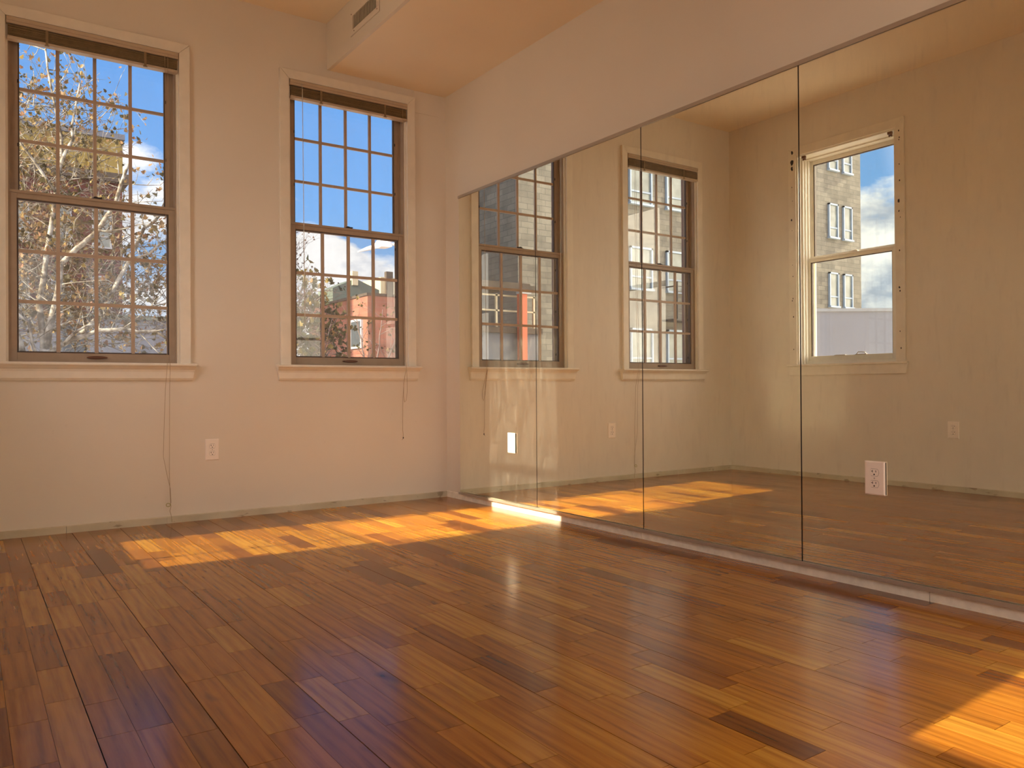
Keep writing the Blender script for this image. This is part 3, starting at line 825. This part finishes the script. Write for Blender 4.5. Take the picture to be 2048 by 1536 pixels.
# white parapet building
A, B = Vector((-8.35, 10.16, 0)), Vector((-12.6, 7.22, 0))
e = house('low_white_building', 'low white flat-topped building in front of the stone one, seen in the mirror')
d = (B-A).normalized(); nrm = Vector((d.y, -d.x, 0)) 
if nrm.dot(Vector((5.1, 0, 0))-A) > 0: nrm = -nrm
def slab(A, B, depth, z0, z1, o=0):
    mb = MB(); p = [A-nrm*o - d*o, B-nrm*o + d*o, B+nrm*(depth), A+nrm*(depth)]
    n = 0; mb.v = [(q.x, q.y, z0) for q in p] + [(q.x, q.y, z1) for q in p]
    mb.f = [(0,1,2,3),(4,5,6,7)] + [(i, (i+1)%4, 4+(i+1)%4, 4+i) for i in range(4)]; mb.sm = [False]*6
    return mb
part(e, slab(A, B, 5, -4.5, 2.21), 'wall', M['white_wall'])
part(e, slab(A, B, 5, 2.21, 2.27, .04), 'coping', M['win_white'])
# timber deck with orange post
e = house('roof_deck', 'timber roof deck with cream railings and an orange post, seen in the mirror', 'deck')
mb = MB(); mb.box(-1.62, -.35, 9.0, 11.5, -4.5, 1.46); part(e, mb, 'deck_wall', M['grey_stucco'])
mb = MB(); mb.box(-1.64, -.33, 8.96, 11.5, 1.46, 1.54); part(e, mb, 'deck_edge', M['dark_wood'])
mb = MB(); mb.box(-1.50, -.30, 8.93, 9.02, 2.06, 2.13); mb.box(-1.42, -.30, 8.95, 11.3, 2.13, 2.16); part(e, mb, 'beam', M['dark_wood'])
mb = MB(); mb.box(-1.30, -1.19, 8.86, 8.95, -4.5, 2.06); part(e, mb, 'post', M['orange_post'])
mb = MB(); mb.box(-1.36, -1.16, 8.84, 8.93, 2.00, 2.055); part(e, mb, 'bracket', M['win_white'])
mb = MB()
for x in (-1.56, -.92, -.37): mb.box(x, x+.03, 9.03, 9.06, 1.50, 2.0)
for z in (1.97, 1.76): mb.box(-1.58, -.34, 9.03, 9.055, z, z+.022)
part(e, mb, 'railing', M['rail'])

# dark red brick building straight ahead, behind the plane tree
e = house('red_brick_building', 'dark red brick building with white windows behind the bare tree')
mb = MB(); mb.box(-14, 5.95, 40, 52, -4.5, 10.2); part(e, mb, 'wall', M['red_brick'])
mb = MB(); mb.box(-14, 6.2, 39.7, 52, 10.2, 10.6); part(e, mb, 'cornice', M['dark_wood'])
mb = MB(); mb.box(-14, 5.97, 40, 52, 10.6, 12.2); part(e, mb, 'top_storey', M['ochre'])
mb = MB(); mb.box(-14, 6.05, 39.85, 52, 12.2, 12.45); part(e, mb, 'parapet_cap', M['grey_stucco'])
for zc in (1.2, 4.2, 7.2):
    for x in (1.5, 3.1, 4.7): facade_window(e, x, x+.8, zc, zc+1.7, 40, True, 'win_white')
# grey-blue low building
e = house('grey_building', 'low grey-blue rendered building behind the lowest branches of the tree')
mb = MB(); mb.box(-4, 5.6, 25, 31, -4.5, 2.75); part(e, mb, 'wall', M['grey_stucco'])
mb = MB(); mb.box(-4.1, 5.7, 24.9, 31, 2.75, 2.87); part(e, mb, 'coping', M['green_roof'])
mb = MB(); mb.box(2.2, 2.8, 24.96, 25.02, 1.6, 2.5); part(e, mb, 'window', M['pane_dark'])
# orange brick corner building
e = house('orange_brick_building', 'low orange brick corner building below the street lamp')
mb = MB(); mb.box(9.96, 24, 22, 26.9, -4.5, 3.52); part(e, mb, 'wall', M['orange_brick'])
mb = MB(); mb.box(9.92, 24, 21.96, 26.95, 3.52, 3.60); part(e, mb, 'coping', M['dark_wood'])
mb = MB()
mb.box(9.90, 9.97, 22.35, 23.15, 1.95, 2.85); w_ = part(e, mb, 'window', M['win_white'])
mb = MB(); mb.box(9.885, 9.90, 22.42, 23.08, 2.02, 2.78); p_ = part(e, mb, 'pane', M['pane_dark']); p_.parent = w_
# cream house and green gable beyond
e = house('cream_house', 'cream rendered house rising behind the orange brick building')
mb = MB(); mb.box(18.9, 26, 40, 46, -4.5, 6.9); part(e, mb, 'wall', M['cream'])
mb = MB(); mb.box(19.15, 19.55, 39.8, 40.05, 5.2, 7.2); part(e, mb, 'chimney', M['dark_wood'])
e = house('green_roofed_house', 'small green-roofed house between bare twigs and the cream house')
mb = MB(); mb.prism([(14.9, -4.5), (14.9, 5.7), (16.1, 6.25), (17.4, 5.75), (17.4, -4.5)], 37, 39, 'y'); part(e, mb, 'wall', M['green_roof'])
mb = MB(); mb.box(15.9, 16.2, 36.9, 37.4, 5.9, 6.6); part(e, mb, 'chimney', M['cream'])

# street lamp
e = empty('street_lamp', (11.2, 17.0, -4.5)); tag(e, 'white street lamp reaching in from the right against the sky', 'street lamp')
T = Matrix.Translation(-Vector((11.2, 17, -4.5)))
def lp(mb, nm, mt, bev=0): o = mb.build(nm, mt, e, bev); o.data.transform(T); return o
mb = MB(); mb.tube([(11.2, 17, -4.5), (11.2, 17, 0), (11.2, 17, 4.0)], [.10, .08, .06], 12); lp(mb, 'pole', M['lamp_white'])
mb = MB(); mb.tube([(11.2, 17, 3.6), (10.6, 17, 4.12), (9.8, 17, 4.24), (8.8, 17, 4.17), (8.15, 17, 4.12)], .035, 10); lp(mb, 'arm', M['lamp_white'])
mb = MB()
prof = [(-.16, 0), (-.16, .05), (-.10, .09), (.10, .09), (.16, .05), (.16, 0)]
secs = [(8.28, .75, 1.2, 4.05), (8.20, .95, 1.7, 4.03), (7.98, 1.0, 1.6, 4.02), (7.92, .95, 1.0, 3.985), (7.70, .9, .75, 3.93), (7.48, .45, .25, 3.87)]
n = len(prof)
for x, sy, sz, zb in secs:
    for y, z in prof: mb.v.append((x, 17+y*sy, zb+z*sz*1.25))
for k in range(len(secs)-1):
    for i in range(n):
        j = (i+1) % n; mb.f.append((k*n+i, k*n+j, (k+1)*n+j, (k+1)*n+i)); mb.sm.append(False)
mb.f += [tuple(range(n)), tuple(range((len(secs)-1)*n, len(secs)*n))]; mb.sm += [False]*2
hd = lp(mb, 'lamp_head', M['lamp_white'], .01)

# ------------------------------------------------------------------ trees
def leaf_shape(r, size):
    """a lobed leaf folded on its midrib: two half-outlines in local space"""
    half = [(0, 0), (.18, .10), (.50, .08), (.34, .30), (.60, .52), (.28, .56), (.22, .82), (0, 1.0)]
    curl = r.uniform(.15, .6)
    L = [Vector((x*size, y*size, x*size*curl)) for x, y in half]; Rr = [Vector((-x*size, y*size, x*size*curl)) for x, y in half]
    return L, Rr
def rot_rand(r, down=.4):
    return Matrix.Rotation(r.uniform(0, 6.283), 3, 'Z') @ Matrix.Rotation(r.uniform(.3, 2.8), 3, 'X') @ Matrix.Rotation(r.uniform(-1, 1), 3, 'Y')
class Tree:
    def __init__(s, seed): s.r = random.Random(seed); s.wood = MB(); s.leaf = MB(); s.n = 0
    def add_leaf(s, p, size):
        r = s.r; m = rot_rand(r); a, b = leaf_shape(r, size*r.uniform(.6, 1.25)); n = len(s.leaf.v)
        for q in a: s.leaf.v.append(tuple(p + m @ q))
        for q in b[1:-1]: s.leaf.v.append(tuple(p + m @ q))
        k = len(a); s.leaf.f.append(tuple(range(n, n+k)))
        s.leaf.f.append((n,) + tuple(n+k+i for i in range(k-2)) + (n+k-1,)); s.leaf.sm += [False, False]
    def limb(s, pts, r0, r1, seg=8):
        pts = [Vector(p) for p in pts]
        # smooth + jitter
        out = []
        for i in range(len(pts)-1):
            a, b = pts[i], pts[i+1]; m = max(2, int((b-a).length/.22))
            for k in range(m): out.append(a.lerp(b, k/m) + Vector([s.r.uniform(-1, 1)*.018 for _ in range(3)]))
        out.append(pts[-1]); n = len(out)
        s.wood.tube(out, [r0 + (r1-r0)*i/(n-1) for i in range(n)], seg); return out
    def grow(s, p, d, length, rad, depth, leaf, dens, up=.12, spread=.75):
        r = s.r; pts = [p]; m = max(3, int(length/.14)); q = p.copy(); dd = d.normalized()
        for k in range(m):
            dd = (dd + Vector([r.uniform(-1, 1)*.20 for _ in range(3)]) + Vector((0, 0, up*.3))).normalized()
            q = q + dd*(length/m); pts.append(q.copy())
        s.wood.tube(pts, [rad*(1-.6*i/m) for i in range(m+1)], 5 if rad > .008 else 4, cap=False)
        if depth <= 0:
            for k in range(1, m+1):
                if r.random() < dens:
                    for _ in range(r.choice((1, 1, 2))): s.add_leaf(pts[k] + Vector([r.uniform(-1, 1)*.05 for _ in range(3)]), leaf)
            return
        for k in range(1, m+1):
            if r.random() < .62:
                side = Vector([r.uniform(-1, 1) for _ in range(3)]); side = (side - dd*side.dot(dd)).normalized()
                s.grow(pts[k], (dd*(1-spread*.55) + side*spread + Vector((0, 0, up))), length*r.uniform(.45, .7), rad*.5, depth-1, leaf, dens, up, spread)
    def sprout(s, pts, every, length, rad, depth, leaf, dens, up=.12, d0=0):
        for i in range(d0, len(pts)-1, every):
            dd = (pts[i+1]-pts[i]).normalized(); side = Vector([s.r.uniform(-1, 1) for _ in range(3)]); side.y *= .6; side = (side - dd*side.dot(dd)).normalized()
            s.grow(pts[i], dd*.45 + side, length*s.r.uniform(.6, 1.2), rad, depth, leaf, dens, up)
    def finish(s, name, base, label, bark, leafm, cat='tree', group=None):
        e = empty(name, base); tag(e, label, cat, group); T = Matrix.Translation(-Vector(base))
        o = s.wood.build('branches', bark, e, fix=False); o.data.transform(T)
        l = s.leaf.build('foliage', leafm, e, fix=False); l.data.transform(T); return e

t = Tree(3); Y = 11
trunk = t.limb([(.30, 11.3, -4.5), (.40, 11.2, -1.5), (.62, 11.05, .4), (.81, 11, 1.2)], .16, .075, 12)
def XZ(l, y=11.0, dy=.0): return [(x, y + dy*i, z) for i, (x, z) in enumerate(l)]
L1 = t.limb(XZ([(.81, 1.2), (.95, 2.22), (1.33, 2.67), (1.50, 2.98), (1.66, 3.5)], 11, -.08), .042, .018)
L2 = t.limb(XZ([(.78, 1.1), (.74, 1.75), (.82, 2.4), (.90, 3.02), (1.0, 3.58), (.95, 4.1), (.86, 4.7), (.84, 5.2)], 11, .06), .038, .008)
L2b = t.limb(XZ([(.98, 3.5), (1.10, 3.85), (1.12, 4.2), (1.2, 4.6)], 11.2, .03), .022, .008)
L2c = t.limb(XZ([(.93, 3.15), (.72, 3.45), (.5, 3.75), (.30, 4.0)], 11.2, -.05), .02, .008)
L3 = t.limb(XZ([(.80, 1.1), (1.05, 1.33), (1.32, 1.43), (1.6, 1.46), (1.95, 1.43), (2.25, 1.25), (2.5, 1.05)], 10.8, -.03), .032, .015)
L3b = t.limb(XZ([(.95, 1.25), (1.1, 1.42), (1.28, 1.50)], 10.6, 0), .018, .012)
L4 = t.limb(XZ([(1.2, 1.4), (1.5, 1.85), (1.75, 2.36), (1.96, 2.83), (2.15, 3.05), (2.3, 3.5), (2.32, 4.0)], 11.2, .05), .032, .009)
L4b = t.limb(XZ([(1.75, 2.4), (1.98, 2.50), (2.25, 2.75)], 11.2, .05), .018, .008)
L5 = t.limb(XZ([(.62, 1.0), (.5, 1.5), (.42, 2.2), (.5, 3.0), (.4, 3.9)], 11.2, .05), .04, .01)
L6 = t.limb(XZ([(.30, 2.6), (.62, 2.15), (.9, 1.8), (1.15, 1.65)], 11.4, -.05), .010, .018)
L7 = t.limb(XZ([(1.33, 2.67), (1.5, 2.66), (1.75, 2.78)], 10.8, .02), .018, .008)
L8 = t.limb(XZ([(.7, 1.0), (.6, 1.5), (.45, 1.65), (.2, 1.85)], 10.7, .0), .02, .01)
L9 = t.limb(XZ([(1.6, 2.2), (1.62, 2.9), (1.72, 3.4), (1.66, 3.9)], 11.6, .0), .014, .006)
for Lb, ev, ln, dp, de in ((L1, 1, .55, 2, .50), (L2, 1, .60, 2, .55), (L2b, 1, .50, 2, .6), (L2c, 1, .55, 2, .60), (L3, 1, .40, 1, .5), (L4, 1, .50, 2, .42), (L4b, 1, .45, 2, .45), (L5, 1, .55, 2, .60), (L6, 1, .45, 2, .6), (L7, 1, .40, 2, .5), (L8, 1, .4, 2, .55), (L9, 1, .45, 2, .45)):
    t.sprout(Lb, ev, ln, .008, dp, .058, de, .10, 1)
# the dense low foliage band
for k in range(380):
    p = Vector((t.r.uniform(.3, 2.4), t.r.uniform(11.2, 12.4), t.r.uniform(1.35, 2.6)))
    t.grow(p, Vector((t.r.uniform(-1, 1), 0, t.r.uniform(-.3, .8))), .5, .006, 1, .066, .8, .05)
for k in range(260):
    p = Vector((t.r.uniform(.3, 1.6), t.r.uniform(11.2, 12.4), t.r.uniform(2.6, 4.6)))
    t.grow(p, Vector((t.r.uniform(-1, 1), 0, t.r.uniform(-.3, .8))), .5, .006, 1, .062, .75, .05)
t.finish('plane_tree', (.30, 11.3, -4.5), 'pale-barked plane tree with brown autumn leaves filling the left window', M['bark'], M['leaf'])


t = Tree(8)
tr = t.limb([(10.6, 31.0, -4.5), (10.5, 31.0, 0), (10.6, 31.0, 2.4)], .2, .11, 10)
for q, (dx, dz) in enumerate(((-1.6, 3.2), (-.8, 4.8), (0, 4.1), (.8, 3.4), (1.7, 2.8), (-1.3, 4.1), (.3, 4.9))):
    b = Vector((10.6, 31.0, 2.2)); Lb = t.limb([b, b + Vector((dx*.5, 0, dz*.5)), b + Vector((dx, .2*q-.5, dz))], .06, .015, 6)
    t.sprout(Lb, 1, .95, .014, 2, .075, .22, .3, 1)
t.finish('bare_tree', (10.6, 31.0, -4.5), 'thin bare-twigged tree in front of the clouds in the window nearest the corner', M['bark_dark'], M['leaf_dark'])


t = Tree(21)
tr = t.limb([(6.0, 16.5, -4.5), (6.05, 16.5, -1), (6.0, 16.5, 1.4)], .15, .07, 10)
for k in range(170):
    p = Vector((t.r.uniform(5.65, 6.45), t.r.uniform(16.1, 16.9), 0)); top = 2.8 if p.x < 6.15 else 2.1
    p.z = t.r.uniform(.9, top)
    t.grow(p, Vector((t.r.uniform(-1, 1), 0, t.r.uniform(-.2, 1))), .5, .010, 1, .12, .75, .1)
t.finish('leafy_tree', (6.0, 16.5, -4.5), 'dark leafy tree at the lower left of the window nearest the corner', M['bark_dark'], M['leaf_green'])

t = Tree(33)
tr = t.limb([(9.4, 20, -4.5), (9.3, 20, -1), (9.2, 20, .8)], .1, .05, 8)
for q, (dx, dz) in enumerate(((-1.2, 1.3), (-.5, 2.0), (.3, 2.2), (.9, 1.8), (1.5, 1.2), (-.9, .8), (1.2, .6))):
    b = Vector((9.2, 20, .7)); Lb = t.limb([b, b + Vector((dx*.5, 0, dz*.45)), b + Vector((dx, 0, dz))], .035, .01, 6)
    t.sprout(Lb, 1, .65, .010, 2, .07, .34, .2, 1)
t.finish('young_tree', (9.4, 20, -4.5), 'small sparse tree standing in front of the orange brick wall', M['bark_dark'], M['leaf_green'])

# ------------------------------------------------------------------ sun
sun_dir = Vector((1, SUN_K, -SUN_T)).normalized()
sun = bpy.data.lights.new('sun', 'SUN'); sun.energy = 17; sun.angle = R_(.55); sun.color = (1, .84, .58)
so = link(bpy.data.objects.new('sun', sun)); so.rotation_euler = sun_dir.to_track_quat('-Z', 'Y').to_euler(); so.location = (-20, 0, 12)

# area lights added at the mirror face, standing in for the reflected sunbeam
ref = Vector((-1, SUN_K, -SUN_T)).normalized()
E_REF = sun.energy*.86
def beam(y0, y1, z0, z1):
    # rectangle perpendicular to the reflected beam whose cross-section equals the sunlit mirror area
    cosx = abs(ref.x)
    top = Vector((RM-.004, y0, z1)); 
    wax = Vector((SUN_K, 1, 0)).normalized()
    side = Vector((-ref.y*0, 1, 0))
    # in-plane axes
    U = Vector((ref.y, -ref.x, 0)).normalized()      # horizontal
    if U.y < 0: U = -U
    V = ref.cross(U).normalized()
    if V.z < 0: V = -V
    # project the mirror rectangle's corners on U and V
    cor = [Vector((RM, y, z)) for y in (y0, y1) for z in (z0, z1)]
    us = [c.dot(U) for c in cor]; vs = [c.dot(V) for c in cor]; ds = [c.dot(ref) for c in cor]
    u0, u1, v0, v1 = (us[0]+us[1])/2, (us[2]+us[3])/2, min(vs), max(vs)
    dd = max(ds) + .003
    w, h = (u1-u0), (v1-v0)
    L = bpy.data.lights.new('added_sunbeam_light', 'AREA'); L.shape = 'RECTANGLE'; L.size = w; L.size_y = h; L.spread = R_(.6)
    L.energy = E_REF*w*h; L.color = (sun.color[0]*.9, sun.color[1]*.93, sun.color[2]*.83)
    o = link(bpy.data.objects.new('added_sunbeam_light', L))
    o.location = U*((u0+u1)/2) + V*((v0+v1)/2) + ref*dd
    m = Matrix((U, V, -ref)).transposed()
    if m.determinant() < 0: m = Matrix((-U, V, -ref)).transposed()
    o.rotation_euler = m.to_euler()
gy0, gy1 = W3[0]+.100+SUN_K*2.97, W3[1]-.036+SUN_K*2.97
mz1 = 2.425-SUN_T*2.97
for a, b in ((gy0, 3.4425), (3.4585, gy1)):  # gaps between these added lights shape the joint and rail shadows
    beam(a, b, .056, .205); beam(a, b, .250, mz1)

# ------------------------------------------------------------------ sky
w = bpy.data.worlds.new('sky'); scene.world = w; w.use_nodes = True
nt = w.node_tree; nt.nodes.clear()
out = nt.nodes.new('ShaderNodeOutputWorld'); bg = nt.nodes.new('ShaderNodeBackground'); nt.links.new(bg.outputs[0], out.inputs[0])
tc = nt.nodes.new('ShaderNodeTexCoord'); sep = nt.nodes.new('ShaderNodeSeparateXYZ'); nt.links.new(tc.outputs['Generated'], sep.inputs[0])
z = sep.outputs[2]
blue = ramp(nt, z, [(0, (.62, .78, 1.0)), (.12, (.40, .70, 1.12)), (.22, (.27, .58, 1.12)), (.40, (.19, .47, 1.05)), (1, (.10, .3, .8))])
mp = nt.nodes.new('ShaderNodeMapping'); mp.inputs['Scale'].default_value = (1, 1, 2.1); mp.inputs['Location'].default_value = (.35, .1, .22); nt.links.new(tc.outputs['Generated'], mp.inputs['Vector'])
cn = noise(nt, mp.outputs[0], 4.2, 7, .55)
# cloud cover falls with height
thr = mathn(nt, 'SUBTRACT', cn, mathn(nt, 'MULTIPLY', z, 1.05))
def bank(az, el, rad, amount, base):
    # one named cloud bank (or clearing) in a compass direction
    a, e_ = R_(az), R_(el)
    d = nt.nodes.new('ShaderNodeVectorMath'); d.operation = 'DOT_PRODUCT'; nt.links.new(tc.outputs['Generated'], d.inputs[0])
    d.inputs[1].default_value = (math.sin(a)*math.cos(e_), math.cos(a)*math.cos(e_), math.sin(e_))
    mr = nt.nodes.new('ShaderNodeMapRange'); mr.interpolation_type = 'SMOOTHSTEP'; nt.links.new(d.outputs['Value'], mr.inputs[0])
    mr.inputs[1].default_value = math.cos(R_(rad)); mr.inputs[2].default_value = math.cos(R_(rad*.35)); mr.inputs[3].default_value = 0; mr.inputs[4].default_value = amount
    return mathn(nt, 'ADD', base, mr.outputs[0])
thr = bank(26.0, 14.5, 6.0, -.24, thr); thr = bank(21.0, 8.3, 3.6, .20, thr); thr = bank(27.0, 7.0, 1.5, .16, thr)
cl = ramp(nt, thr, [(.285, (0,0,0)), (.35, (1,1,1))])
n2 = noise(nt, mp.outputs[0], 7.5, 5, .6)
ccol = ramp(nt, n2, [(.34, (.62, .70, .86)), (.52, (1.45, 1.42, 1.40))])
col = mixc(nt, cl, blue, ccol)
# bright sun-side haze: the sky around the sun and behind the viewer
dt = nt.nodes.new('ShaderNodeVectorMath'); dt.operation = 'DOT_PRODUCT'; nt.links.new(tc.outputs['Generated'], dt.inputs[0])
dt.inputs[1].default_value = tuple(Vector((-.88, -.60, .30)).normalized())
glow = ramp(nt, dt.outputs['Value'], [(.47, (0,0,0)), (.97, (1,1,1))])
hz = mixc(nt, 1, glow, (7.2, 5.8, 4.7), 'MULTIPLY')
col = mixc(nt, 1, col, hz, 'ADD')
nt.links.new(col, bg.inputs[0]); bg.inputs[1].default_value = 1.0

# ------------------------------------------------------------------ camera
cam = bpy.data.cameras.new('camera'); co = link(bpy.data.objects.new('camera', cam))
yaw, pitch, roll = R_(34.6909), R_(.2966), R_(-.3776)
fw = Vector((math.sin(yaw)*math.cos(pitch), math.cos(yaw)*math.cos(pitch), math.sin(pitch)))
rt = Vector((math.cos(yaw), -math.sin(yaw), 0)); up = rt.cross(fw)
rt2 = rt*math.cos(roll) + up*math.sin(roll); up2 = -rt*math.sin(roll) + up*math.cos(roll)
m = Matrix((rt2, up2, -fw)).transposed().to_4x4(); m.translation = Vector((0, 0, .70))
co.matrix_world = m
cam.sensor_fit = 'HORIZONTAL'; cam.sensor_width = 36; cam.lens = 36*1578.99/2048; cam.clip_start = .02; cam.clip_end = 500
scene.camera = co

vs = scene.view_settings
scene.display_settings.display_device = 'sRGB'
vs.view_transform = 'Standard'; vs.look = 'None'; vs.gamma = 1; vs.use_curve_mapping = False; vs.exposure = -0.12
cy = scene.cycles
cy.use_denoising = True; cy.use_adaptive_sampling = True; cy.adaptive_threshold = .035; cy.adaptive_min_samples = 16
try: cy.denoising_prefilter = 'ACCURATE'
except Exception: pass
cy.max_bounces = 12; cy.diffuse_bounces = 6; cy.glossy_bounces = 6; cy.transparent_max_bounces = 16
cy.sample_clamp_indirect = 60; cy.blur_glossy = 0.1; cy.caustics_reflective = True
